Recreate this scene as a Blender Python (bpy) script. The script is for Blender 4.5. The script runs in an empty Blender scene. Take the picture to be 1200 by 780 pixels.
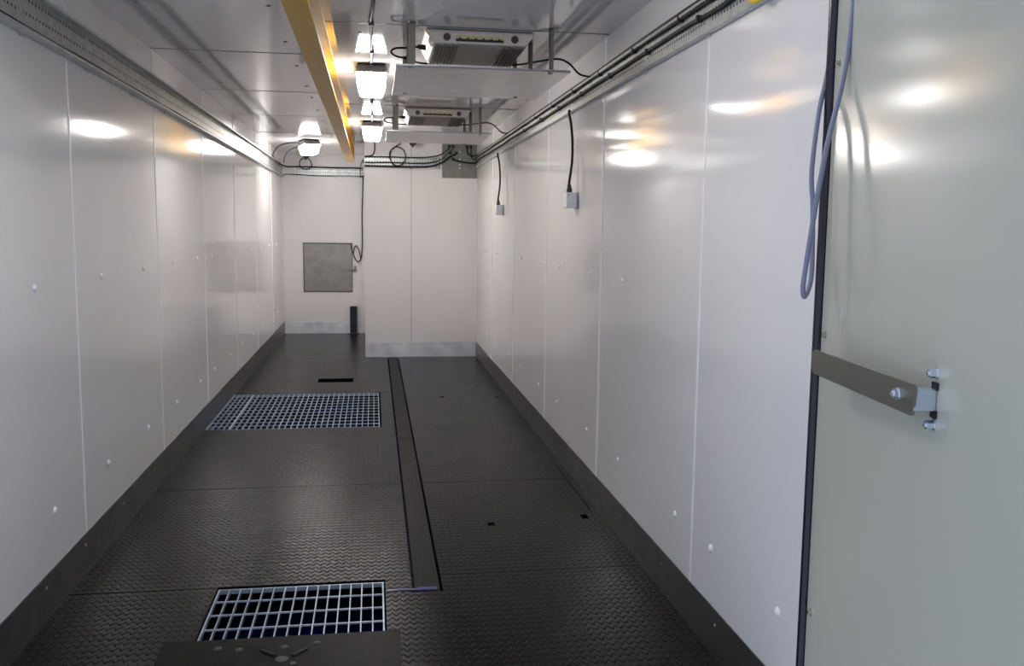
import bpy, bmesh, math, random
from mathutils import Vector, Matrix
random.seed(7)
scene = bpy.context.scene
COL = scene.collection
XL, XR, ZC = -1.187, 1.143, 2.384          # inner faces of the side walls, ceiling
Y0, YB, YP = 2.16, 12.36, 10.05            # doorway, back wall, partition front
rad = math.radians

# ------------------------------------------------------------------ materials
def new_mat(name):
    m = bpy.data.materials.new(name); m.use_nodes = True
    return m, m.node_tree, m.node_tree.nodes['Principled BSDF']
def pbr(name, col, rough=.5, metal=0., spec=.5, coat=0., emit=None, estr=0.):
    m, nt, b = new_mat(name)
    b.inputs['Base Color'].default_value = (*col, 1)
    b.inputs['Roughness'].default_value = rough
    b.inputs['Metallic'].default_value = metal
    b.inputs['Specular IOR Level'].default_value = spec
    b.inputs['Coat Weight'].default_value = coat
    b.inputs['Coat Roughness'].default_value = .05
    if emit:
        b.inputs['Emission Color'].default_value = (*emit, 1); b.inputs['Emission Strength'].default_value = estr
    return m
def link(nt, a, b): nt.links.new(a, b)
def coords(nt, scale=1.0):
    t = nt.nodes.new('ShaderNodeNewGeometry')
    mp = nt.nodes.new('ShaderNodeVectorMath'); mp.operation = 'MULTIPLY'
    mp.inputs[1].default_value = (scale,)*3 if not isinstance(scale, tuple) else scale
    link(nt, t.outputs['Position'], mp.inputs[0])
    return mp.outputs[0]
def noise(nt, vec, scale, detail=3):
    n = nt.nodes.new('ShaderNodeTexNoise'); n.inputs['Scale'].default_value = scale; n.inputs['Detail'].default_value = detail
    link(nt, vec, n.inputs['Vector']); return n.outputs['Fac']
def ramp(nt, fac, c0, c1, p0=0., p1=1.):
    r = nt.nodes.new('ShaderNodeValToRGB'); r.color_ramp.elements[0].position = p0; r.color_ramp.elements[1].position = p1
    r.color_ramp.elements[0].color = (*c0, 1); r.color_ramp.elements[1].color = (*c1, 1)
    link(nt, fac, r.inputs[0]); return r.outputs[0]
def mth(nt, op, a, b=None, c=None):
    n = nt.nodes.new('ShaderNodeMath'); n.operation = op
    for i, v in enumerate((a, b, c)):
        if v is None: continue
        if isinstance(v, (int, float)): n.inputs[i].default_value = v
        else: link(nt, v, n.inputs[i])
    return n.outputs[0]
def bump(nt, b, h, dist, strength=1.):
    n = nt.nodes.new('ShaderNodeBump'); n.inputs['Distance'].default_value = dist; n.inputs['Strength'].default_value = strength
    link(nt, h, n.inputs['Height']); link(nt, n.outputs[0], b.inputs['Normal'])

def paint(name, col, rough, wav=.0004):
    m, nt, b = new_mat(name)
    v = coords(nt)
    f = noise(nt, v, 1.3, 2)
    c = ramp(nt, f, tuple(x*.975 for x in col), tuple(min(1, x*1.015) for x in col), .3, .7)
    link(nt, c, b.inputs['Base Color'])
    b.inputs['Roughness'].default_value = rough
    b.inputs['Specular IOR Level'].default_value = .5
    f2 = noise(nt, v, 5., 1)
    bump(nt, b, f2, wav)
    return m
def galv(name, c0, c1, rough=.38, metal=.85, sc=14., r1=None):
    m, nt, b = new_mat(name)
    v = coords(nt)
    vo = nt.nodes.new('ShaderNodeTexVoronoi'); vo.inputs['Scale'].default_value = sc*3
    link(nt, v, vo.inputs['Vector'])
    f = mth(nt, 'ADD', mth(nt, 'MULTIPLY', noise(nt, v, sc*.4, 4), .8), mth(nt, 'MULTIPLY', vo.outputs['Distance'], .5))
    link(nt, ramp(nt, f, c0, c1, .35, .8), b.inputs['Base Color'])
    b.inputs['Metallic'].default_value = metal
    b.inputs['Roughness'].default_value = rough
    bump(nt, b, noise(nt, v, 30., 2), .0003)
    if metal == 0: b.inputs['Specular IOR Level'].default_value = .04
    return m
def floor_mat():
    m, nt, b = new_mat('raised tread rubber coated floor')
    geo = nt.nodes.new('ShaderNodeNewGeometry'); sep = nt.nodes.new('ShaderNodeSeparateXYZ')
    link(nt, geo.outputs['Position'], sep.inputs[0])
    s = .0155; sy = .042
    u = mth(nt, 'DIVIDE', sep.outputs['X'], s); v = mth(nt, 'DIVIDE', sep.outputs['Y'], sy)
    iu = mth(nt, 'FLOOR', u); iv = mth(nt, 'FLOOR', v)
    fu = mth(nt, 'SUBTRACT', mth(nt, 'SUBTRACT', u, iu), .5); fv = mth(nt, 'SUBTRACT', mth(nt, 'SUBTRACT', v, iv), .5)
    par = mth(nt, 'MODULO', mth(nt, 'ADD', iu, 2000.), 2.)
    sg = mth(nt, 'SUBTRACT', mth(nt, 'MULTIPLY', par, 2.), 1.)
    c = mth(nt, 'SUBTRACT', fv, mth(nt, 'MULTIPLY', mth(nt, 'MULTIPLY', sg, fu), .62))
    r = mth(nt, 'ADD', mth(nt, 'POWER', mth(nt, 'DIVIDE', mth(nt, 'ABSOLUTE', fu), .53), 4.), mth(nt, 'POWER', mth(nt, 'DIVIDE', mth(nt, 'ABSOLUTE', c), .17), 2.))
    h = mth(nt, 'MAXIMUM', mth(nt, 'SUBTRACT', 1., r), 0.)
    h = mth(nt, 'POWER', h, .6)
    pos = coords(nt)
    fine = noise(nt, pos, 260., 2)
    hh = mth(nt, 'ADD', h, mth(nt, 'MULTIPLY', fine, .12))
    bump(nt, b, hh, .0045, 1.)
    # scuffs: tops of the treads slightly worn, dusty patches
    dust = noise(nt, pos, 2.2, 5)
    base = ramp(nt, dust, (.0042, .0041, .0052), (.0070, .0068, .0078), .35, .75)
    mix = nt.nodes.new('ShaderNodeMix'); mix.data_type = 'RGBA'
    link(nt, mth(nt, 'MULTIPLY', h, .35), mix.inputs['Factor']); link(nt, base, mix.inputs['A']); mix.inputs['B'].default_value = (.020, .019, .018, 1)
    link(nt, mix.outputs['Result'], b.inputs['Base Color'])
    rr = ramp(nt, noise(nt, pos, 5., 4), (.17,)*3, (.23,)*3, .3, .7)
    link(nt, rr, b.inputs['Roughness'])
    b.inputs['Specular IOR Level'].default_value = .075
    b.inputs['Specular Tint'].default_value = (.84, .86, 1., 1)
    return m

M = {}
M['wall'] = paint('glossy off white painted sheet', (.81, .80, .805), .10)
M['wall2'] = paint('matter off white painted sheet', (.87, .85, .855), .30)
M['ceil'] = paint('glossy ceiling sheet', (.66, .65, .665), .055, .0002)
M['door'] = paint('grey green painted door sheet', (.50, .50, .425), .15, .0003)
M['seam'] = pbr('pale sealant', (.95, .95, .97), .25)
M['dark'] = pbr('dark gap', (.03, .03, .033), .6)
M['floor'] = floor_mat()
M['joint'] = pbr('grey ceiling joint filler', (.17, .17, .175), .5)
M['pjoint'] = pbr('grey wall joint filler', (.52, .51, .52), .5)
M['pit'] = pbr('wet dark blue pit lining', (.012, .03, .16), .25)
M['plate'] = galv('dark worn threshold steel', (.004, .004, .004), (.010, .009, .008), .36, .0, 8)
M['strip'] = pbr('dark trench cover rubber', (.011, .0105, .011), .45, 0, .07)
M['galv_kick'] = galv('brushed galvanised sheet', (.17, .17, .175), (.24, .24, .25), .33, .9, 3)
M['galv_light'] = galv('bright galvanised spangled sheet', (.66, .67, .72), (.95, .95, .99), .38, .35, 2.2)
M['tray'] = galv('galvanised cable tray', (.40, .425, .425), (.56, .585, .58), .38, .5, 10)
M['grate'] = galv('hot dip galvanised bar', (.34, .40, .48), (.48, .56, .66), .4, .5, 12)
M['shelf'] = galv('brushed aluminium shelf', (.34, .34, .36), (.44, .44, .46), .28, .75, 4)
M['hang'] = pbr('drab zinc strap', (.19, .18, .15), .45, .3)
M['stainless'] = pbr('satin stainless', (.33, .31, .29), .38, .75)
M['hatch'] = galv('satin steel hatch', (.30, .285, .265), (.37, .355, .33), .4, .55, 3)
M['gland'] = galv('dull gland plate', (.20, .20, .175), (.27, .27, .235), .35, .5, 4)
M['bar'] = pbr('olive grey steel bar', (.23, .225, .19), .34, .75)
M['zinc'] = pbr('bright zinc bolt', (.72, .77, .85), .25, .9)
M['bracket'] = pbr('zinc grey block', (.50, .55, .62), .38, .5)
M['cable'] = pbr('black cable sheath', (.008, .008, .010), .5, 0, .25)
M['bluecable'] = pbr('grey blue cable sheath', (.21, .22, .31), .35)
M['greycable'] = pbr('grey cable sheath', (.22, .21, .20), .4)
M['green'] = pbr('green earth sheath', (.05, .30, .06), .4)
M['yellow'] = pbr('yellow earth sheath', (.75, .50, .03), .4)
M['beam'] = pbr('ochre yellow gloss paint', (.60, .36, .045), .32, 0, .4)
M['cream'] = pbr('cream plastic', (.66, .60, .56), .4)
M['creamy'] = pbr('yellowish cream plastic', (.62, .52, .28), .4)
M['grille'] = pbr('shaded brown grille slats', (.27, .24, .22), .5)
M['knob'] = pbr('brown black plastic', (.05, .035, .035), .4)
M['black'] = pbr('black rubber', (.012, .010, .016), .45)
M['seal'] = pbr('glossy black door gasket', (.015, .010, .022), .22)
M['post'] = pbr('black painted post', (.015, .014, .018), .3)
M['house'] = pbr('grey lamp housing', (.045, .042, .040), .45, .2)
M['jbox'] = pbr('pale grey plastic box', (.80, .80, .86), .4)
M['rivet'] = pbr('white rivet cap', (.96, .96, .96), .2)
M['steel_rivet'] = pbr('steel rivet', (.55, .50, .45), .3, .9)
M['crivet'] = pbr('dull ceiling rivet', (.30, .29, .29), .35, .6)
M['blue'] = pbr('blue plastic tape', (.02, .03, .20), .3)
M['screw'] = pbr('brassy steel screw', (.52, .48, .40), .28, .9)
M['lens'] = pbr('lit frosted lens', (.9, .9, .9), .4, emit=(1., .965, .935), estr=44.)
M['lens_dim'] = pbr('lit frosted lens, weaker', (.9, .9, .9), .4, emit=(1., .965, .94), estr=29.)
M['lens_far'] = pbr('lit frosted lens, stronger', (.9, .9, .9), .4, emit=(1., .955, .92), estr=62.)

# ------------------------------------------------------------------ mesh helper
def spline(pts, n=8):
    P = [Vector(p) for p in pts]
    P = [P[0]*2-P[1]] + P + [P[-1]*2-P[-2]]
    out = []
    for i in range(1, len(P)-2):
        a, b, c, d = P[i-1:i+3]
        for k in range(n):
            t = k/n
            out.append(.5*((2*b)+(c-a)*t+(2*a-5*b+4*c-d)*t*t+(3*b-a-3*c+d)*t**3))
    out.append(P[-2]); return out
class MB:
    def __init__(s): s.v = []; s.f = []; s.sm = []; s.mi = []
    def add(s, vs, fs, smooth=False, mi=0):
        o = len(s.v); s.v += [Vector(p) for p in vs]
        for f in fs: s.f.append([o+i for i in f]); s.sm.append(smooth); s.mi.append(mi)
    def box(s, a, b, mat=None, mi=0):
        (x0, y0, z0), (x1, y1, z1) = a, b
        vs = [(x0,y0,z0),(x1,y0,z0),(x1,y1,z0),(x0,y1,z0),(x0,y0,z1),(x1,y0,z1),(x1,y1,z1),(x0,y1,z1)]
        if mat is not None: vs = [mat @ Vector(p) for p in vs]
        s.add(vs, [(0,3,2,1),(4,5,6,7),(0,1,5,4),(1,2,6,5),(2,3,7,6),(3,0,4,7)], False, mi); return s
    def tube(s, pts, r, n=8, mi=0, smooth_path=True):
        P = spline(pts) if smooth_path and len(pts) > 2 else [Vector(p) for p in pts]
        T = [(P[min(i+1, len(P)-1)]-P[max(i-1, 0)]).normalized() for i in range(len(P))]
        ref = Vector((0,0,1)) if abs(T[0].z) < .9 else Vector((1,0,0))
        N = (ref - T[0]*ref.dot(T[0])).normalized(); vs = []
        for p, t in zip(P, T):
            N = (N - t*N.dot(t)).normalized(); B = t.cross(N)
            for k in range(n):
                a = 2*math.pi*k/n; vs.append(p + (N*math.cos(a)+B*math.sin(a))*r)
        fs = []
        for i in range(len(P)-1):
            for k in range(n): fs.append((i*n+k, i*n+(k+1)%n, (i+1)*n+(k+1)%n, (i+1)*n+k))
        s.add(vs, fs, True, mi)
        s.add(vs[:n][::-1], [tuple(range(n))], False, mi); s.add(vs[-n:], [tuple(range(n))], False, mi); return s
    def cyl(s, p0, p1, r0, r1=None, n=16, mi=0):
        p0, p1 = Vector(p0), Vector(p1); r1 = r0 if r1 is None else r1
        t = (p1-p0).normalized(); ref = Vector((0,0,1)) if abs(t.z) < .9 else Vector((1,0,0))
        N = (ref-t*ref.dot(t)).normalized(); B = t.cross(N); vs = []
        for p, r in ((p0, r0), (p1, r1)):
            for k in range(n):
                a = 2*math.pi*k/n; vs.append(p+(N*math.cos(a)+B*math.sin(a))*r)
        s.add(vs, [(k, (k+1)%n, n+(k+1)%n, n+k) for k in range(n)], n > 8, mi)
        s.add(vs[:n][::-1], [tuple(range(n))], False, mi); s.add(vs[n:], [tuple(range(n))], False, mi); return s
    def dome(s, p, nrm, r, h, n=12, rings=4, mi=0):
        p = Vector(p); t = Vector(nrm).normalized(); ref = Vector((0,0,1)) if abs(t.z) < .9 else Vector((1,0,0))
        N = (ref-t*ref.dot(t)).normalized(); B = t.cross(N); vs = []; fs = []
        for j in range(rings):
            a0 = math.pi/2*j/rings
            for k in range(n):
                a = 2*math.pi*k/n; vs.append(p+(N*math.cos(a)+B*math.sin(a))*r*math.cos(a0)+t*h*math.sin(a0))
        vs.append(p+t*h)
        for j in range(rings-1):
            for k in range(n): fs.append((j*n+k, j*n+(k+1)%n, (j+1)*n+(k+1)%n, (j+1)*n+k))
        for k in range(n): fs.append(((rings-1)*n+k, (rings-1)*n+(k+1)%n, rings*n))
        s.add(vs, fs, True, mi); s.add(vs[:n][::-1], [tuple(range(n))], False, mi); return s
    def loft(s, sections, mi=0, smooth=False):
        n = len(sections[0]); vs = [p for sec in sections for p in sec]; fs = []
        for i in range(len(sections)-1):
            for k in range(n): fs.append((i*n+k, i*n+(k+1)%n, (i+1)*n+(k+1)%n, (i+1)*n+k))
        s.add(vs, fs, smooth, mi); s.add(sections[0][::-1], [tuple(range(n))], False, mi); s.add(sections[-1], [tuple(range(n))], False, mi); return s
    def build(s, name, mat, parent=None, origin=None, bevel=0., mats=None):
        """vertices are world coordinates; ORIGIN given: the world point that becomes the object's own origin"""
        me = bpy.data.meshes.new(name)
        par = Vector(parent['_o']) if parent is not None else Vector((0,0,0))
        if origin is None:
            if parent is not None: org = par
            else:
                lo = [min(p[i] for p in s.v) for i in range(3)]; hi = [max(p[i] for p in s.v) for i in range(3)]
                org = Vector(((lo[0]+hi[0])/2, (lo[1]+hi[1])/2, lo[2]))
        else: org = Vector(origin)
        me.from_pydata([p-org for p in s.v], [], s.f)
        for m in (mats or [mat]): me.materials.append(m)
        for p, sm, mi in zip(me.polygons, s.sm, s.mi): p.use_smooth = sm; p.material_index = mi
        bm = bmesh.new(); bm.from_mesh(me); bmesh.ops.recalc_face_normals(bm, faces=bm.faces); bm.to_mesh(me); bm.free()
        me.update()
        o = bpy.data.objects.new(name, me); COL.objects.link(o)
        o.location = org-par
        o['_o'] = list(org)
        if parent is not None: o.parent = parent
        if bevel:
            b = o.modifiers.new('bevel', 'BEVEL'); b.width = bevel; b.segments = 2; b.limit_method = 'ANGLE'
        return o
def tag(o, label=None, cat=None, group=None, kind=None):
    if label: o['label'] = label
    if cat: o['category'] = cat
    if group: o['group'] = group
    if kind: o['kind'] = kind
    return o
def thing(name, loc, label, cat, group=None):
    o = bpy.data.objects.new(name, None); COL.objects.link(o); o.location = loc; o['_o'] = list(loc); o.empty_display_size = .05
    return tag(o, label, cat, group)
def copy_tree(o, loc=None, parent=None, **kw):
    c = o.copy(); COL.objects.link(c)
    if parent is not None: c.parent = parent
    if loc is not None:
        c.location = loc; c['_o'] = list(loc)
    tag(c, **kw)
    for ch in list(o.children): copy_tree(ch, None, c)
    return c

# ------------------------------------------------------------------ setting: floor
def floor_grid():
    holes = [(-.622, .040, 3.06, 3.596), (XL, .046, 6.485, 7.870),      # grating pits
             (.146, .268, 3.45, YP),                                     # cable trench
             (.044, .052, 6.46, 7.876), (.046, .164, 7.870, 7.884),      # gaps round the filler strip
             (-.52, -.195, 8.42, 8.63),                                 # slot
             (.268, XR, 4.993, 5.0), (XL, .146, 4.996, 5.001), (.268, XR, 6.446, 6.452), (.268, XR, 3.617, 3.622), (XL, -.622, 3.585, 3.591),
             (.557, .592, 7.575, 7.625), (1.030, 1.062, 7.535, 7.585), (.545, .580, 4.215, 4.265), (1.030, 1.062, 4.27, 4.33),
             (1.098, 1.103, 4.40, 5.3)]
    xs = sorted({XL-.02, XR+.02, *[h[i] for h in holes for i in (0, 1)]}); ys = sorted({Y0, YB, YP, *[h[i] for h in holes for i in (2, 3)]})
    mb = MB(); solid = {}
    for i in range(len(xs)-1):
        for j in range(len(ys)-1):
            cx, cy = (xs[i]+xs[i+1])/2, (ys[j]+ys[j+1])/2
            solid[i, j] = not any(a < cx < b and c < cy < d for a, b, c, d in holes)
    D = -.05
    for (i, j), ok in solid.items():
        if not ok: continue
        x0, x1, y0, y1 = xs[i], xs[i+1], ys[j], ys[j+1]
        mb.add([(x0,y0,0),(x1,y0,0),(x1,y1,0),(x0,y1,0)], [(0,1,2,3)])
        for (di, dj, p, q) in ((-1,0,(x0,y1),(x0,y0)),(1,0,(x1,y0),(x1,y1)),(0,-1,(x0,y0),(x1,y0)),(0,1,(x1,y1),(x0,y1))):
            if not solid.get((i+di, j+dj), False):
                mb.add([(*p,0),(*q,0),(*q,D),(*p,D)], [(0,1,2,3)])
    return mb
fl = floor_grid().build('floor', M['floor'], origin=(0,7,0)); tag(fl, kind='structure')
# under floor void: closed dark pan
p = MB(); a, b, z = XL-.02, XR+.02, -.28
p.add([(a,Y0,z),(b,Y0,z),(b,YB,z),(a,YB,z),(a,Y0,-.0505),(b,Y0,-.0505),(b,YB,-.0505),(a,YB,-.0505)], [(0,1,2,3),(0,1,5,4),(1,2,6,5),(2,3,7,6),(3,0,4,7)])
p.build('pit_lining', M['pit'], fl)

# ------------------------------------------------------------------ setting: walls
def side_wall(name, side, seams, rv, base_obj=None):
    """panels along Y with thin sealant strips; slight individual tilt of each sheet"""
    X = XR if side > 0 else XL; mb = MB()
    edges = [Y0]+seams+[YB]
    for i in range(len(edges)-1):
        y0, y1 = edges[i]+.0002, edges[i+1]-.0002
        d0, d1 = random.uniform(-.0012, .0012), random.uniform(-.0012, .0012)
        x0, x1, xo = X+side*(.001+d0), X+side*(.001+d1), X+side*.05
        mb.add([(x0,y0,-.05),(x1,y1,-.05),(xo,y1,-.05),(xo,y0,-.05),(x0,y0,ZC),(x1,y1,ZC),(xo,y1,ZC),(xo,y0,ZC)],
               [(0,1,2,3),(4,5,6,7),(0,1,5,4),(1,2,6,5),(2,3,7,6),(3,0,4,7)])
    w = mb.build(name, M['wall'], origin=(X, 7, 0)); tag(w, kind='structure')
    for y in seams:
        m = MB(); m.box((X-.0028 if side > 0 else X-.004, y-.0055, .0), (X+.004 if side > 0 else X+.0028, y+.0055, ZC-.002)); m.build('sealant_strip', M['seam'], w)
    proto = None
    for (y, z) in rv:
        if proto is None:
            proto = MB().dome((X, y, z), (-side, 0, 0), .0145, .009).build('rivet', M['rivet'], w, origin=(X, y, z)); src = (y, z)
        else:
            c = proto.copy(); COL.objects.link(c); c.parent = w; c.location = Vector((X, y, z))-Vector(w['_o'])
    return w
seamL = [3.852, 5.268, 6.68, 8.13, 9.58, 11.02]
seamR = [3.046, 4.470, 5.925, 7.345, 8.74]
rowy = [3.496, 4.193, 4.931, 5.630, 6.392, 6.944, 7.710, 8.42, 9.20, 9.96, 10.7, 11.5]
rvL = [(y, .369) for y in rowy] + [(y, 1.212) for y in [2.75, 3.40] + rowy[1:]]
ry = [2.333, 2.854, 3.227, 4.05, 4.69, 5.50, 6.14, 6.94, 7.6, 8.4, 9.1]
rvR = [(y, .355) for y in ry] + [(y, 1.209) for y in ry[3:]]
side_wall('wall_left', -1, seamL, rvL); side_wall('wall_right', 1, seamR, rvR)
wb = MB().box((XL-.05, YB, -.05), (XR+.05, YB+.06, ZC)).build('wall_back', M['wall2'], origin=(0,YB,0)); tag(wb, kind='structure')
mb = MB().box((-.094, YP, -.05), (XR, YB-.001, ZC))
wp = mb.build('wall_partition', M['wall2'], origin=(.5,YP,0)); tag(wp, kind='structure')
MB().box((.409, YP-.0006, .166), (.416, YP+.002, ZC-.002)).build('joint', M['pjoint'], wp)
for (x, y, z) in [(.03, YP, 1.09), (.20, YP, 1.09), (.36, YP, 1.09), (.47, YP, 1.09), (.66, YP, 1.09), (.86, YP, 1.09), (1.03, YP, 1.09), (.03, YP, .345), (.30, YP, .345), (.50, YP, .345), (.80, YP, .345), (1.05, YP, .345)]:
    MB().dome((x, y, z), (0,-1,0), .010, .005).build('rivet', M['rivet'], wp, origin=(x, y, z))
for (x, z) in [(-1.07, .33), (-.75, .33), (-.45, .33), (-1.10, 1.2), (-.17, 1.5)]:
    MB().dome((x, YB, z), (0,-1,0), .010, .005).build('rivet', M['rivet'], wb, origin=(x, YB, z))

# ceiling: sheets left and right of the beam with dark joints
cm = MB(); cs = MB()
def ceil_side(x0, x1, seams):
    e = [Y0]+seams+[YB]
    for i in range(len(e)-1):
        d = [random.uniform(0, .0012) for _ in range(2)]
        y0, y1 = e[i]+.0035, e[i+1]-.0035
        cm.add([(x0,y0,ZC+d[0]),(x1,y0,ZC+d[0]),(x1,y1,ZC+d[1]),(x0,y1,ZC+d[1]),(x0,y0,ZC+.04),(x1,y0,ZC+.04),(x1,y1,ZC+.04),(x0,y1,ZC+.04)],
               [(0,1,2,3),(4,5,6,7),(0,1,5,4),(1,2,6,5),(2,3,7,6),(3,0,4,7)])
ceilL = [3.82, 5.25, 6.715, 8.15, 9.6, 11.05]; ceilR = [2.97, 4.404, 5.84, 7.27, 8.70]
ceil_side(XL-.05, -.265, ceilL); ceil_side(-.265, XR+.05, ceilR)
ce = cm.build('ceiling', M['ceil'], origin=(0,7,ZC)); tag(ce, kind='structure')
MB().box((XL-.05, Y0, ZC+.041), (XR+.05, YB+.06, ZC+.08)).build('joint_backing', M['dark'], ce)
for x0, x1, ss in ((XL-.05, -.265, ceilL), (-.265, XR+.05, ceilR)):
    for y in ss: MB().box((x0, y-.008, ZC-.0006), (x1, y+.008, ZC+.030)).build('joint', M['joint'], ce)
pr = None
for x, y in [(-.445, y) for y in (3.42, 4.15, 4.92, 5.624, 6.418, 6.95, 7.694, 8.417, 9.134, 9.9, 10.6)] + [(-.06, 4.606), (-.07, 5.141), (-1.0, 5.63), (-1.0, 6.4), (-1.0, 4.2), (.98, 4.65), (.98, 5.4), (.98, 3.8)]:
    if pr is None: pr = MB().dome((x, y, ZC+.001), (0,0,-1), .011, .006).build('rivet', M['crivet'], ce, origin=(x, y, ZC+.001))
    else:
        c = pr.copy(); COL.objects.link(c); c.parent = ce; c.location = Vector((x, y, ZC+.001))-Vector(ce['_o'])

# kick plates
def kick(name, a, b, mat, rv, nrm, rm):
    o = MB().box(a, b).build(name, mat, bevel=.0008); tag(o, kind='structure')
    for p in rv: MB().dome(p, nrm, .006, .003, 10, 3).build('rivet', rm, o, origin=p)
    return o
kick('baseboard_left', (XL+.001, Y0, -.01), (XL+.0045, YB, .165), M['galv_kick'], [(XL+.0045, y, .12) for y in (3.364, 3.818, 4.384, 5.0, 5.6, 6.3, 7.0, 8.0, 9.0)], (1,0,0), M['steel_rivet'])
kick('baseboard_right', (XR-.0045, Y0, -.01), (XR-.001, YP, .162), M['galv_kick'], [(XR-.0045, y, .11) for y in (2.782, 3.361, 3.971, 4.6, 5.3, 6.0, 6.9, 7.8)], (-1,0,0), M['steel_rivet'])
kick('baseboard_back', (XL+.005, YB-.004, -.01), (-.095, YB-.0005, .165), M['galv_light'], [(-1.12, YB-.004, .10)], (0,-1,0), M['steel_rivet'])
kick('baseboard_partition', (-.094, YP-.004, -.01), (XR-.005, YP-.0005, .165), M['galv_light'], [], (0,-1,0), M['steel_rivet'])

# ------------------------------------------------------------------ door (thick insulated leaf, opened about eighty degrees)
th = rad(10.)
DO = Vector((.972, 1.84, 0))                         # foot of the leaf's far inner edge
ddir = Vector((-math.sin(th), -math.cos(th), 0)); dn = Vector((-math.cos(th), math.sin(th), 0))   # towards camera; out of the inner face
DM = Matrix.Translation(DO) @ Matrix(((ddir.x, dn.x, 0, 0), (ddir.y, dn.y, 0, 0), (0, 0, 1, 0), (0, 0, 0, 1)))   # local x along leaf, y out of face
door = MB().box((0, -.11, .02), (1.16, 0, 2.36), DM).build('door_1', M['door'], origin=DO, bevel=.002); tag(door, kind='structure')
s = MB(); s.box((-.026, -.10, .015), (-.001, -.002, 2.365), DM); s.tube([DM @ Vector((-.013, .002, .015)), DM @ Vector((-.013, .002, 2.365))], .0125, 10)
s.build('gasket', M['seal'], door)
for z in (1.792, 1.219, .592, 2.25, .15):
    q = DM @ Vector((.030, 0, z)); m = MB(); m.cyl(q, q+dn*.003, .0075, n=14); m.cyl(q+dn*.003, q+dn*.008, .0048, n=6); m.build('screw', M['screw'], door)
# post of the doorway the leaf hangs on (behind leaf and wall end)
tag(MB().box((XR+.003, 1.95, -.05), (XR+.11, Y0-.001, ZC+.08)).build('trim_1', M['door'], bevel=.002), kind='structure')

# latch bar on the door
lt = thing('latch_bar', DM @ Vector((.50, 0, 1.17)), 'olive grey flat steel bar bolted to the door, reaching across the black gasket', 'latch')
P0 = Vector((.882, 1.70, 1.180)); P1 = Vector((.838, 1.28, 1.180)); bd = (P1-P0).normalized(); bn = Vector((bd.y, -bd.x, 0)).normalized()
if bn.dot(dn) < 0: bn = -bn
prof = []; L = (P1-P0).length; H = .0262
def arc(cx, cz, r, a0, a1, n=6): return [(cx+r*math.cos(rad(a0+(a1-a0)*k/n)), cz+r*math.sin(rad(a0+(a1-a0)*k/n))) for k in range(n+1)]
prof = arc(L-.006, H-.012, .010, 90, 0) + arc(L-.006, -H+.006, .006, 0, -90) + arc(.018, -H+.020, .018, -90, -180) + arc(.018, H-.020, .018, 180, 90)
f0 = [P0+bd*u+Vector((0,0,w))+bn*.0025 for u, w in prof]; f1 = [q-bn*.005 for q in f0]
mb = MB().loft([f0, f1]); mb.build('bar', M['bar'], lt, bevel=.0012)
b0 = P1-bd*.004; m = MB()
face_pt = lambda x, z, out=0.: DM @ Vector((x, out, z))
# block from the bar's end to the door face
ux = (b0-DO).dot(ddir); gap = (b0-DO).dot(dn)
m.box((ux-.014, .0003, 1.162), (ux+.005, gap+.001, 1.197), DM)
m.build('bracket', M['bracket'], lt, bevel=.002)
def bolt(c, n, r, h, name='bolt', par=None, mat='zinc'):
    m = MB(); m.cyl(c, c+n*.002, r*1.25, n=18); m.cyl(c+n*.002, c+n*(.002+h), r, n=6); m.cyl(c+n*(.002+h), c+n*(.005+h), r*.5, n=12)
    return m.build(name, M[mat], par)
bolt(P0+bd*(L-.048)+bn*.0025+Vector((0,0,.001)), bn, .0085, .007, par=lt)
bolt(face_pt(ux+.002, 1.222), dn, .0075, .012, par=lt); bolt(face_pt(ux+.002, 1.140), dn, .0075, .012, par=lt)
for za, zb in ((1.196, 1.208), (1.151, 1.163)): MB().box((ux-.008, .0003, za), (ux+.010, .004, zb), DM).build('slot', M['black'], lt)

# grey blue cable looped past the door edge
m = MB(); m.tube([(.985,1.78,2.42),(.968,1.76,2.1),(.956,1.75,1.904),(.951,1.75,1.804),(.938,1.75,1.719),(.916,1.75,1.616),(.898,1.75,1.495),(.885,1.75,1.39),(.884,1.76,1.325),(.897,1.775,1.305),(.916,1.79,1.34),
                  (.926,1.81,1.407),(.927,1.82,1.497),(.926,1.83,1.568),(.945,1.85,1.69),(.978,1.885,1.78),(1.003,1.91,1.9),(1.02,1.94,2.2),(1.03,1.95,2.43)], .0052, 12)
tag(m.build('hanging_cable', M['bluecable']), 'grey blue cable hanging in a long loop in front of the door gasket', 'cable')

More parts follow.
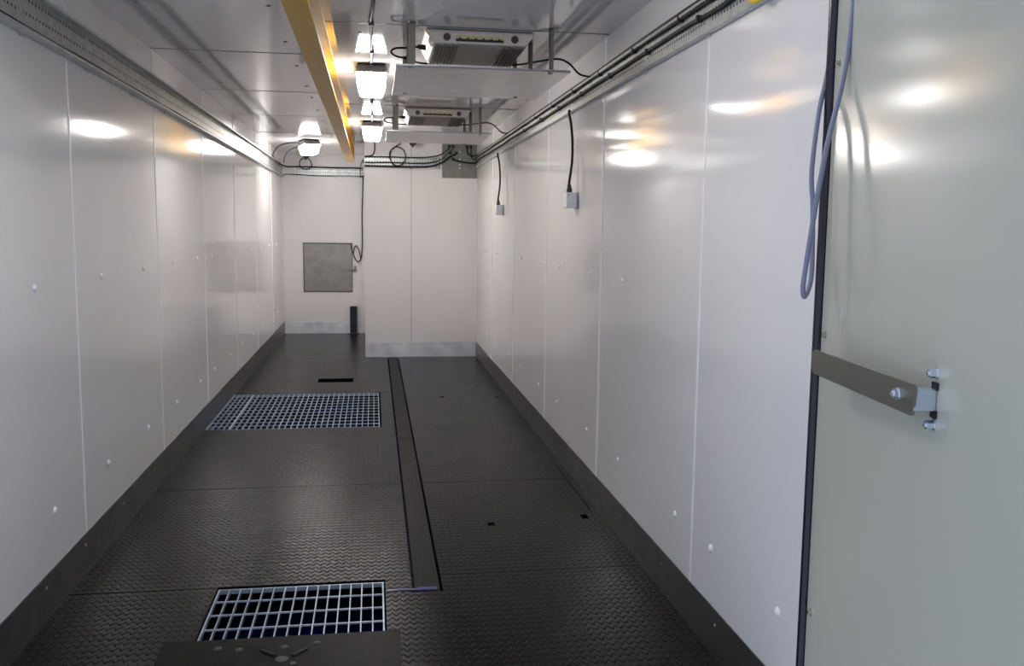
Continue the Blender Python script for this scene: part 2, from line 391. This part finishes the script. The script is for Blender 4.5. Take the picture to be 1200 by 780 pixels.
# ------------------------------------------------------------------ cable trays
def tray(name, axis, a, b, wallc, side, z0, z1, label, depth=.045, pitch=.032, rows=3, loc=None, hole=.0065):
    """perforated channel: web against the wall, flanges into the room. axis 'Y' runs along Y at x=wallc; axis 'X' along X at y=wallc"""
    root = thing(name, loc, label, 'cable tray', 'perforated cable trays round the walls')
    tr = (lambda l, o, z: (wallc+side*o, l, z)) if axis == 'Y' else (lambda l, o, z: (l, wallc+side*o, z))
    web = MB(); W0 = .008; h = (z1-z0)
    zs = z0+h*.5
    n = int((b-a)/pitch); px = (b-a)/n; ph = h/rows; r = hole
    for i in range(n):
        for j in range(rows):
            x0 = a+i*px; zz = z0+j*ph; cx = x0+px*(.5 if j % 2 == 0 else .5); cz = zz+ph*.5
            x1, zt = x0+px, zz+ph
            outer = [(x0,zz),(cx,zz),(x1,zz),(x1,cz),(x1,zt),(cx,zt),(x0,zt),(x0,cz)]
            inner = [(cx+r*math.cos(rad(-135+45*k)), cz+r*math.sin(rad(-135+45*k))) for k in range(8)]
            web.add([tr(u, W0, w) for u, w in outer+inner], [(k, (k+1)%8, 8+(k+1)%8, 8+k) for k in range(8)])
    web.build('perforated_web', M['tray'], root)
    t = .0015
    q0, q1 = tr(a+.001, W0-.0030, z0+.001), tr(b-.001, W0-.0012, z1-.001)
    MB().box(tuple(min(u, v) for u, v in zip(q0, q1)), tuple(max(u, v) for u, v in zip(q0, q1))).build('hole_shade_strip', M['dark'], root)  # added dark strip, its colour stands in for shade behind the holes
    def bx(l0, l1, o0, o1, za, zb, mb):
        p, q = tr(l0, o0, za), tr(l1, o1, zb)
        mb.box(tuple(min(u, v) for u, v in zip(p, q)), tuple(max(u, v) for u, v in zip(p, q)))
    f = MB(); bx(a, b, .0026, depth, z0-t, z0, f); bx(a, b, depth-t, depth, z0, z0+.009, f); f.build('lower_flange', M['tray'], root)
    f = MB(); bx(a, b, .0026, depth, z1, z1+t, f); bx(a, b, depth-t, depth, z1-.009, z1, f); f.build('upper_flange', M['tray'], root)
    # wall brackets
    k = a+.5
    while k < b-.2:
        f = MB(); bx(k-.018, k+.018, .0027, .0075, z0-.012, z1+.010, f); f.build('wall_bracket', M['tray'], root)
        k += .72 if axis == 'Y' else .45
    return root
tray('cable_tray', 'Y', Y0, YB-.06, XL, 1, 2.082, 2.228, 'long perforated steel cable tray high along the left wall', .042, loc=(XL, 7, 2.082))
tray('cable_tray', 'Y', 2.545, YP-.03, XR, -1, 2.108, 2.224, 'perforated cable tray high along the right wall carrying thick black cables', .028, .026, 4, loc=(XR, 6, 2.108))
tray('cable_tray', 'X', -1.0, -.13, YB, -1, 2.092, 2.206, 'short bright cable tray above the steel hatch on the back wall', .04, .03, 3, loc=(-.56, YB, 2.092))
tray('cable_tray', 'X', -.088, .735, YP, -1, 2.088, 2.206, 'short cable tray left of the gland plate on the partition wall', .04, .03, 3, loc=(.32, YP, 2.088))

def cable(pts, r, label, name='cable', mat='cable', group=None, clips=None):
    m = MB().tube(pts, r, 8)
    o = m.build(name, M[mat]); tag(o, label, 'cable', group)
    if clips:
        for c in clips: MB().box((c[0]-.012, c[1]-.008, c[2]-.012), (c[0]+.012, c[1]+.008, c[2]+.012)).build('cable_tie', M['black'], o, bevel=.002)
    return o
rnd = lambda a: random.uniform(-a, a)
def run(x, z, ya, yb, w=.003, step=.5):
    n = int(abs(yb-ya)/step)+1; return [(x+rnd(w*.6), ya+(yb-ya)*k/n, z+rnd(w)) for k in range(n+1)]
xr1 = XR-.019
# bundles on the right tray
cable([(1.09,2.2,2.345),(1.10,2.5,2.27)]+run(xr1, 2.2325, 2.8, 9.7)+[(1.09,9.92,2.22),(1.03,9.975,2.245),(1.022,9.98,2.31)], .0078, 'thick black cable lying on top of the right hand tray')
cable([(1.085,2.3,2.345),(1.10,2.52,2.26)]+run(xr1, 2.213, 2.75, 9.75)+[(1.10,9.93,2.18),(1.065,9.975,2.22),(1.065,9.98,2.31)], .0062, 'black cable tied just under the top edge of the right hand tray', clips=[(xr1, y, 2.213) for y in (3.3,3.9,4.5,5.1,5.7,6.3)])
cable([(1.07,2.2,2.30),(1.095,2.5,2.23)]+run(xr1, 2.172, 2.8, 9.8)+[(1.11,9.94,2.15),(1.02,9.975,2.15),(.874,9.98,2.175)], .0085, 'thick black cable tied along the middle of the right hand tray', clips=[(xr1, y, 2.171) for y in (3.1,3.7,4.3,4.9,5.5,6.1,6.8)])
ew = cable([(1.10,2.56,2.130),(1.10,2.53,2.105),(1.10,2.49,2.105),(1.105,2.46,2.14),(1.11,2.44,2.2),(1.11,2.42,2.34)], .006, 'green earth wire with a yellow sleeve at the near end of the right hand tray', 'earth_wire', 'green')
MB().tube([(1.092,2.62,2.124),(1.088,2.58,2.112),(1.088,2.55,2.098),(1.096,2.525,2.100)], .0075, 8).build('yellow_sleeve', M['yellow'], ew)
# left tray cable lies on the lower flange
cable(run(XL+.036, 2.094, Y0, 12.1, .0022, .3)+[(XL+.06,12.25,2.11),(-1.02,12.30,2.112),(-.967,12.31,2.114)]+[(x,12.31,2.104+rnd(.003)) for x in (-.8,-.6,-.4,-.25)]+[(-.137,12.31,2.099)], .0058, 'black cable lying in the lower lip of the left wall tray')
cable([(XL+.03,11.0,2.24),(XL+.03,11.6,2.225),(XL+.04,12.1,2.215),(-1.10,12.27,2.21),(-1.02,12.29,2.212),(-.8,12.29,2.213),(-.5,12.29,2.21),(-.25,12.29,2.212),(-.136,12.29,2.211)], .009, 'thick black cable on the upper edge of the back wall tray')
cable([(-.80,12.30,2.213),(-.80,12.29,2.26),(-.83,12.28,2.315),(-.876,12.28,2.330),(-.93,12.28,2.31),(-.955,12.28,2.25),(-.93,12.27,2.20),(-.875,12.27,2.180),(-.82,12.28,2.20),(-.80,12.30,2.24)], .006, 'small round coil of black cable on the back wall tray')
# lamp C feed arcs
cable([(-1.155,10.95,2.235),(-1.135,10.9,2.29),(-1.07,10.8,2.345),(-.97,10.7,2.372),(-.86,10.6,2.374),(-.70,10.50,2.372)], .0065, 'black cable arching from the left tray to the back lamp')
cable([(-1.10,11.7,2.215),(-1.05,11.3,2.27),(-.95,10.9,2.315),(-.84,10.6,2.33)], .005, 'thinner black cable arching up behind the back lamp')
# vertical drop and coil on back wall
cable([(-.130,12.34,2.12),(-.140,12.343,1.9),(-.150,12.344,1.6),(-.149,12.344,1.3),(-.153,12.343,1.138),(-.165,12.335,1.02),(-.20,12.33,.975),(-.238,12.33,1.0),(-.268,12.33,1.08),(-.250,12.33,1.165),(-.222,12.33,1.18),(-.19,12.325,1.11),(-.172,12.325,1.02)], .0065, 'black cable dropping down the back wall to a small coil beside the hatch', clips=None)
cable([(-.238,12.335,1.0),(-.270,12.335,1.08),(-.295,12.34,1.15),(-.305,12.345,1.215)], .005, 'short dark cable from the coil to the hatch corner')
cable([(-.136,12.318,2.102),(-.15,12.22,2.085),(-.165,12.0,2.13),(-.14,11.0,2.18),(-.11,10.2,2.17),(-.105,10.0,2.14),(-.106,10.0,2.12)], .006, 'black cable looping between the two back trays')
# partition tray cables
cable([(-.090,10.002,2.193),(.2,10.002,2.197),(.45,10.002,2.194),(.60,10.000,2.203),(.72,9.998,2.228),(.79,9.998,2.275),(.827,10.000,2.306)], .0055, 'uppermost black cable on the partition tray')
cable([(-.090,10.002,2.130),(.2,10.002,2.136),(.5,10.002,2.133),(.62,10.000,2.145),(.73,9.998,2.175),(.80,9.998,2.235),(.87,10.000,2.300)], .0055, 'middle black cable on the partition tray')
cable([(-.090,10.000,2.096),(.2,10.000,2.092),(.5,10.000,2.094),(.64,10.000,2.108),(.75,9.998,2.150),(.83,9.998,2.21),(.90,10.000,2.24)], .009, 'lowest and thickest black cable on the partition tray')
cable([(.30,9.987,2.345),(.25,9.984,2.31),(.19,9.984,2.26),(.178,9.984,2.20),(.205,9.984,2.13),(.262,9.984,2.100),(.325,9.984,2.13),(.350,9.984,2.20),(.325,9.984,2.27),(.262,9.987,2.303),(.205,9.987,2.28),(.182,9.989,2.20),(.21,9.989,2.12),(.29,9.992,2.09)], .006, 'large round coil of black cable hanging on the partition tray')
# gland plate
gp = thing('gland_plate', (.944, YP-.003, 1.985), 'dull grey square metal plate with cable glands in the right corner by the ceiling', 'plate')
MB().box((.750, YP-.0045, 1.985), (1.138, YP-.0005, 2.36)).build('plate', M['gland'], gp, bevel=.001)
for x, z in [(.827,2.325),(.870,2.325),(.905,2.255),(.84,2.255),(.872,2.188),(1.022,2.325),(1.066,2.325)]:
    m = MB(); m.cyl((x, YP-.004, z), (x, YP-.022, z), .019, n=6); m.cyl((x, YP-.022, z), (x, YP-.05, z), .014, n=12); m.build('cable_gland', M['black'], gp)
for x, z in [(.945,2.27),(.945,2.19),(.945,2.13),(.945,2.095)]: MB().dome((x, YP-.0045, z), (0,-1,0), .008, .004).build('bolt', M['rivet'], gp)

# ceiling cable feeding the lamps
m = cable([(-.007,2.93,2.374),(-.012,3.2,2.368),(.006,3.7,2.362),(.003,3.95,2.356),(-.006,4.2,2.366),(-.006,4.345,2.374),(-.005,4.9,2.376),(-.006,5.36,2.376)], .0075, 'black cable along the ceiling to the nearest lamp', clips=[(-.006,4.345,2.374),(-.003,5.02,2.374)])
cable([(-.007,5.50,2.376),(-.006,6.6,2.377),(-.007,7.4,2.376),(-.007,8.24,2.376)], .0065, 'black cable along the ceiling between the two middle lamps', clips=[(-.006,7.0,2.374),(-.004,7.75,2.374)])
cable([(.0,8.42,2.376),(.006,9.0,2.374),(.012,9.6,2.36),(.018,9.88,2.32),(.018,9.96,2.26),(.0,9.975,2.215),(-.03,9.98,2.20),(-.08,9.98,2.196)], .0065, 'black cable from the farther middle lamp down to the partition tray')

# ------------------------------------------------------------------ junction boxes on the right wall
def jbox(y, w, label, clabel):
    t = thing('junction_box', (XR, y, 1.56), label, 'junction box', 'junction boxes under the right tray')
    MB().box((XR-.066, y-.045, 1.560), (XR-.004, y+.045, 1.646)).build('box', M['jbox'], t, bevel=.004)
    MB().box((XR-.004, y-.05, 1.556), (XR-.0002, y+.05, 1.650)).build('back_plate', M['stainless'], t)
    m = MB(); m.cyl((XR-.042, y, 1.645), (XR-.042, y, 1.668), .016, n=6); m.cyl((XR-.042, y, 1.668), (XR-.044, y, 1.690), .012, n=12); m.build('cable_gland', M['black'], t)
    for q in (-.03, .03):
        m = MB(); m.cyl((XR-.056, y-.0455, 1.603+q), (XR-.056, y-.048, 1.603+q), .003, n=8); m.build('screw', M['stainless'], t)
    cable([(XR-.050, y, 2.105),(XR-.052, y, 2.085),(XR-.040, y, 2.03),(XR-.030, y, 1.93),(XR-.030, y, 1.82),(XR-.042, y, 1.72),(XR-.045, y, 1.69)], .0075, clabel)
jbox(5.06, .06, 'pale grey junction box on the right wall, nearer and larger in view', 'black cable hanging from the tray to the nearer junction box')
jbox(8.02, .06, 'pale grey junction box on the right wall, near the gland plate corner', 'black cable hanging from the tray to the farther junction box')

# ------------------------------------------------------------------ yellow beam
bm_ = thing('ceiling_beam', (-.265, 6.6, 2.205), 'long ochre yellow steel beam running under the ceiling', 'beam')
m = MB(); m.box((-.311, Y0, 2.205), (-.219, 11.15, 2.2135)).box((-.2685, Y0, 2.2135), (-.2615, 11.15, ZC-.008)).box((-.311, Y0, ZC-.008), (-.219, 11.15, ZC-.0005))
m.build('profile', M['beam'], bm_, bevel=.0012)
MB().box((-.311, 11.15, 2.205), (-.219, 11.158, ZC-.0005)).build('end_plate', M['beam'], bm_)

# ------------------------------------------------------------------ lamps
def lamp(loc, rz, label, lens='lens'):
    x, y, z = loc
    t = thing('ceiling_lamp', loc, label, 'lamp', 'lit ceiling lamps')
    R = Matrix.Translation(Vector(loc)) @ Matrix.Rotation(rz, 4, 'Z')
    w, d = .094, .27        # half width, half length along the room
    def ring(hw, y0, y1, zz, r=.015):
        out = []
        for cx, cy, a in ((hw-r, y1-r, 0), (-hw+r, y1-r, 90), (-hw+r, y0+r, 180), (hw-r, y0+r, 270)):
            for k in range(4): out.append(R @ Vector((cx+r*math.cos(rad(a+30*k)), cy+r*math.sin(rad(a+30*k)), zz)))
        return out
    hs = MB().loft([ring(.080, -.16, .16, -.0005), ring(.086, -.186, .18, -.020), ring(.089, -.188, .18, -.056)]); hs.build('housing', M['house'], t)
    ln = MB().loft([ring(.085, -.187, .187, -.058), ring(.087, -.19, .19, -.066), ring(.081, -.178, .178, -.105), ring(.068, -.16, .16, -.148), ring(.060, -.15, .15, -.153)])
    for k in range(7):
        xx = -.084+.028*k; q = R @ Vector((xx, -.190, -.056)); q2 = R @ Vector((xx*.86, -.182, -.09)); ln.cyl(q, q2, .007, .004, 8)
    ln.build('lens', M[lens], t)
    for e in (-1, 1): MB().cyl(R @ Vector((0, e*.16, -.012)), R @ Vector((0, e*.215, -.010)), .011, n=8).build('cable_gland', M['black'], t)
    return t
lamp((-.007, 5.60, ZC), 0, 'lit white ceiling lamp nearest the camera beside the yellow beam')
lamp((-.007, 2.71, ZC), 0, 'lit ceiling lamp just inside the doorway, above the top edge of the picture', 'lens_dim')
lamp((-.007, 8.49, ZC), 0, 'lit white ceiling lamp farther along the same cable, in front of the partition', 'lens_far')
lamp((-.70, 10.40, ZC), rad(14), 'lit ceiling lamp in the far left corner near the back wall', 'lens_far')

# ------------------------------------------------------------------ ceiling units over hanging shelves
def shelf(y, label):
    t = thing('hanging_shelf', (.52, y, 2.180), label, 'shelf', 'metal shelves hung below the ceiling units')
    z = 2.180
    m = MB().box((.108, y, z), (.932, y+.94, z+.0022)); m.box((.108, y, z), (.932, y+.0022, z+.010)); m.box((.108, y+.938, z), (.932, y+.94, z+.012)); m.build('panel', M['shelf'], t)
    for (x, yy, w, ang) in ((.178, y+.02, .020, 0), (.842, y+.02, .010, 0), (.800, y+.36, .010, 0), (.178, y+.88, .012, 0), (.80, y+.88, .010, 0)):
        m = MB().box((x-w, yy, z+.0022), (x+w, yy+.003, ZC-.0005)); m.box((x-w, yy, z+.0022), (x-w+.003, yy+.022, ZC-.0005)); m.box((x-w, yy-.0, z+.0022), (x+w, yy+.03, z+.005))
        m.box((x-w, yy, ZC-.004), (x+w, yy+.035, ZC-.0005)); m.build('hanger', M['hang'], t)
    for (x, yy) in ((.178, y+.045), (.842, y+.045), (.178, y+.86), (.80, y+.86)):
        m = MB(); m.cyl((x, yy, z), (x, yy, z-.006), .011, n=6); m.build('bolt', M['stainless'], t)
    for (x, yy) in ((.165, y-.0), (.858, y-.0)):
        m = MB(); m.cyl((x, yy, ZC-.001), (x, yy, ZC-.012), .011, n=6); m.build('bolt', M['stainless'], t)
    return t
def unit(y, label):
    z = ZC; t = thing('ceiling_unit', (.51, y, z), label, 'ventilation unit', 'cream units above the hanging shelves')
    # body: chamfered hexagonal section running across the room
    x0, x1 = .250, .776
    def sec(ix, yf, zf, yb, zb, ): return None
    top_f = y; top_b = y+.42
    b = MB()
    v = [(x0,y,z-.004),(x1,y,z-.004),(x1,y+.44,z-.004),(x0,y+.44,z-.004),          # top rim 0-3
         (x0,y-.008,z-.018),(x1,y-.008,z-.018),(x1,y+.445,z-.018),(x0,y+.445,z-.018),  # 4-7
         (x0+.042,y-.010,z-.068),(x1-.040,y-.010,z-.068),(x1-.055,y+.40,z-.098),(x0+.036,y+.40,z-.098)]   # underside
    b.add(v, [(0,1,2,3),(0,1,5,4),(1,2,6,5),(2,3,7,6),(3,0,4,7),(4,5,9,8),(5,6,10,9),(6,7,11,10),(7,4,8,11),(8,9,10,11)])
    body = b.build('body', M['cream'], t, bevel=.006)
    fy = lambda zz: y-.0085-.0004
    for xk in (.352, .680):
        m = MB(); m.cyl((xk, y-.006, z-.040), (xk, y-.016, z-.040), .0175, n=24); m.cyl((xk, y-.016, z-.040), (xk, y-.022, z-.040), .013, n=24); m.build('knob', M['knob'], t)
    MB().box((.392, y-.0105, z-.055), (.630, y-.005, z-.028)).build('slot_surround', M['creamy'], t)
    sl = MB().box((.396, y-.0125, z-.0575), (.626, y-.0085, z-.0455))
    for k in range(6): sl.box((.410+k*.038, y-.0125, z-.0455), (.420+k*.038, y-.0085, z-.040))
    sl.build('comb_slot', M['black'], t)
    # grille ribs on the sloping underside
    def und(u, w, out=0.):   # u across 0..1, w along 0..1
        A = Vector(v[8]).lerp(Vector(v[9]), u); B = Vector(v[11]).lerp(Vector(v[10]), u); return A.lerp(B, w)+Vector((0,0,-out))
    for lo, hi in ((.02, .26), (.76, .98)):
        g = MB()
        for k in range(7):
            u = lo+(hi-lo)*k/6
            a, b_ = und(u-.008, .05, .002), und(u+.008, .05, .002); c, d = und(u+.008, .93, .002), und(u-.008, .93, .002)
            g.loft([[a, b_, c, d], [q+Vector((0,0,-.006)) for q in (a, b_, c, d)]])
        g.build('grille', M['grille'], t)
    m = MB(); m.cyl((x0+.012, y+.16, z-.060), (x0-.028, y+.16, z-.058), .015, .010, 10); m.build('cable_gland', M['black'], t)
    return t
def unit_cable(y, l1):
    cable([(.228,y+.16,2.326),(.17,y+.18,2.322),(.115,y+.19,2.320),(.092,y+.20,2.305),(.115,y+.22,2.288),(.175,y+.26,2.284),(.26,y+.46,2.30),(.42,y+.50,2.315),(.60,y+.50,2.315),(.76,y+.44,2.308),(.86,y+.30,2.306),(.945,y+.24,2.309),(1.0,y+.22,2.285),(1.055,y+.22,2.235),(1.118,y+.24,2.226)], .0052, l1)
shelf(4.305, 'bare metal shelf hung from the ceiling, nearest the camera'); shelf(7.20, 'bare metal shelf hung from the ceiling farther back, by the partition')
unit(4.440, 'cream ceiling unit with two dark knobs above the nearest hanging shelf'); unit(7.335, 'cream ceiling unit with two dark knobs above the farther hanging shelf')
unit_cable(4.440, 'dark cable curling from the nearest ceiling unit to the right tray'); unit_cable(7.335, 'dark cable curling from the farther ceiling unit to the right tray')

# detectors
def detector(x, y, z, label, w):
    t = thing('smoke_detector', (x, y, z), label, 'detector', 'small detectors near the back ceiling')
    MB().box((x-w, y-.06, z-.035), (x+w, y+.06, z-.0005)).build('base', M['creamy'], t, bevel=.006)
    m = MB(); m.cyl((x, y, z-.035), (x, y, z-.075), .050, .028, 16); m.cyl((x, y, z-.075), (x, y, z-.095), .014, .010, 12); m.build('sensor', M['knob'], t)
detector(.42, 9.83, ZC, 'small cream detector with dark sensor above the partition tray', .085)
detector(-.86, 12.1, ZC, 'small cream detector on the ceiling behind the far left lamp', .10)

# ------------------------------------------------------------------ back wall things
h = thing('wall_hatch', (-.60, YB, .572), 'square grey steel hatch with a small handle in the back wall', 'hatch')
MB().box((-.920, YB-.008, .572), (-.287, YB-.0005, 1.210)).build('panel', M['hatch'], h, bevel=.001)
m = MB(); t_ = .008
m.box((-.928, YB-.016, .566), (-.918, YB-.0005, 1.218)); m.box((-.928, YB-.016, 1.208), (-.283, YB-.0005, 1.220)); m.box((-.928, YB-.012, .563), (-.283, YB-.0005, .570)); m.box((-.287, YB-.010, .563), (-.281, YB-.0005, 1.215)); m.build('rim', M['dark'], h)
m = MB(); m.cyl((-.40, YB-.008, .873), (-.40, YB-.045, .873), .012, n=12); m.box((-.412, YB-.050, .862), (-.235, YB-.040, .884)); m.cyl((-.25, YB-.040, .880), (-.25, YB-.001, .880), .008, n=10); m.box((-.262, YB-.012, .85), (-.228, YB-.0005, .915)); m.build('handle', M['stainless'], h, bevel=.001)
MB().cyl((-.53, YB-.008, .79), (-.53, YB-.016, .79), .014, n=14).build('lock', M['stainless'], h)
pp = thing('short_post', (-.272, YB-.06, 0), 'short black post standing on the floor at the back wall', 'post')
MB().box((-.318, YB-.105, .006), (-.226, YB-.010, .372)).build('upright', M['post'], pp, bevel=.003)
MB().box((-.345, YB-.125, 0.0), (-.200, YB-.006, .006)).build('foot_plate', M['post'], pp)
tag(MB().box((-.125, YB-.012, .166), (-.096, YB-.001, 2.08)).build('trim_2', M['wall2']), kind='structure')

# ------------------------------------------------------------------ floor things
def grating(x0, x1, y0, y1, nx, ny, label, name='floor_grating', cw=.0028):
    t = thing(name, ((x0+x1)/2, (y0+y1)/2, -.034), label, 'grating', 'galvanised floor gratings')
    z1, z0 = -.002, -.020
    f = MB(); e = .006
    f.box((x0,y0,z0),(x0+e,y1,z1)).box((x1-e,y0,z0),(x1,y1,z1)).box((x0+e,y0,z0),(x1-e,y0+e,z1)).box((x0+e,y1-e,z0),(x1-e,y1,z1)); f.build('frame', M['grate'], t)
    pr = None
    for k in range(1, nx):
        x = x0+(x1-x0)*k/nx
        if pr is None: pr = MB().box((x-.0021, y0+e, z0), (x+.0021, y1-e, z1)).build('bearing_bar', M['grate'], t, origin=(x,(y0+y1)/2,z0))
        else:
            c = pr.copy(); COL.objects.link(c); c.parent = t; c.location = Vector((x,(y0+y1)/2,z0))-Vector(t['_o'])
    pr = None
    for k in range(1, ny):
        y = y0+(y1-y0)*k/ny
        if pr is None: pr = MB().box((x0+e, y-cw, z1-.005), (x1-e, y+cw, z1+.0012)).build('cross_bar', M['grate'], t, origin=((x0+x1)/2,y,z0))
        else:
            c = pr.copy(); COL.objects.link(c); c.parent = t; c.location = Vector(((x0+x1)/2,y,z0))-Vector(t['_o'])
    return t
g1 = grating(-.616, .033, 3.085, 3.575, 15, 4, 'small galvanised grating with large cells nearest the camera')
grating(-1.020, .038, 6.495, 7.858, 25, 12, 'wide galvanised grating across the floor farther back')
grating(-1.184, -1.024, 6.495, 7.858, 4, 12, 'narrow strip of galvanised grating against the left wall')
def strip(y0, y1, label):
    m = MB(); m.box((.158, y0, -.012), (.257, y1, -.0035))
    for k in range(5): x = .165+k*.021; m.box((x-.0045, y0, -.0035), (x+.0045, y1, -.0005))
    return tag(m.build('trench_cover', M['strip']), label, 'floor strip', 'ribbed covers in the floor trench')
strip(3.40+.055, 6.103, 'ribbed dark trench cover strip nearest the camera'); strip(6.112, 7.43, 'ribbed dark trench cover strip beside the wide grating'); strip(7.438, YP-.004, 'ribbed dark trench cover strip ending at the partition')
tl = MB(); tl.box((.172, 3.47, -.06), (.243, YP-.004, -.0122)); tl.build('trench_bed', M['dark'], fl)
# threshold plate
tp = thing('threshold_plate', (-.30, 2.80, 0), 'smooth dark steel plate in front of the nearest grating', 'floor plate')
MB().box((-.72, 2.30, .0002), (.085, 3.108, .006)).build('plate', M['plate'], tp, bevel=.0015)
for x, y in ((-.532, 3.037), (-.46, 3.021), (-.31, 3.021), (-.2, 3.039)):
    MB().dome((x, y, .006), (0,0,1), .014, .004).build('rivet', M['house'], tp)
m = MB()
for a, b in (((-.385,3.006),(-.335,2.962)), ((-.275,2.953),(-.232,3.0))):
    MB().tube([(*a,.0064),(*b,.0064)], .006, 6, smooth_path=False).build('slot', M['black'], tp)
for c, rr in (((-.309, 2.935), .022), ((-.27, 2.90), .010)): MB().cyl((*c, .0050), (*c, .0068), rr, n=18).build('hole', M['black'], tp)
m = MB(); P = [(.046,3.478),(.10,3.483),(.17,3.478),(.245,3.482)]
for i in range(3):
    (xa, ya), (xb, yb) = P[i], P[i+1]; w = .007 if i < 2 else .014
    m.add([(xa,ya-w,.0006),(xb,yb-w,.0006),(xb,yb+w,.0006),(xa,ya+w,.0006),(xa,ya-w,.0022+.001*i),(xb,yb-w,.0022),(xb,yb+w,.0022),(xa,ya+w,.0022+.001*i)], [(0,1,2,3),(4,5,6,7),(0,1,5,4),(1,2,6,5),(2,3,7,6),(3,0,4,7)])
tag(m.build('tape_strip', M['blue']), 'strip of blue plastic tape on the floor right of the nearest grating', 'tape')

# ------------------------------------------------------------------ camera, world, view
f, yaw, pitch, roll = 1054.80, .1532, .1154, .0122
cy, sy, cp, sp = math.cos(yaw), math.sin(yaw), math.cos(pitch), math.sin(pitch)
F = Vector((sy*cp, cy*cp, -sp)); R0 = Vector((cy, -sy, 0)); U0 = R0.cross(F)
Rv = R0*math.cos(roll)+U0*math.sin(roll); Uv = -R0*math.sin(roll)+U0*math.cos(roll)
cam = bpy.data.objects.new('camera', bpy.data.cameras.new('camera')); COL.objects.link(cam)
cam.matrix_world = Matrix(((Rv.x, Uv.x, -F.x, 0), (Rv.y, Uv.y, -F.y, 0), (Rv.z, Uv.z, -F.z, 1.4393), (0, 0, 0, 1)))
cam.data.sensor_width = 36; cam.data.lens = 36*f/1200; cam.data.clip_start = .05
scene.camera = cam
w = bpy.data.worlds.new('world'); scene.world = w; w.use_nodes = True
bg = w.node_tree.nodes['Background']; bg.inputs[0].default_value = (.68, .79, 1., 1); bg.inputs[1].default_value = .95
scene.cycles.max_bounces = 10; scene.cycles.diffuse_bounces = 7; scene.cycles.glossy_bounces = 5
scene.view_settings.view_transform = 'Standard'; scene.view_settings.look = 'None'
scene.view_settings.exposure = 0.; scene.view_settings.gamma = 1.; scene.view_settings.use_curve_mapping = False
for o in list(bpy.data.objects):
    if '_o' in o: del o['_o']
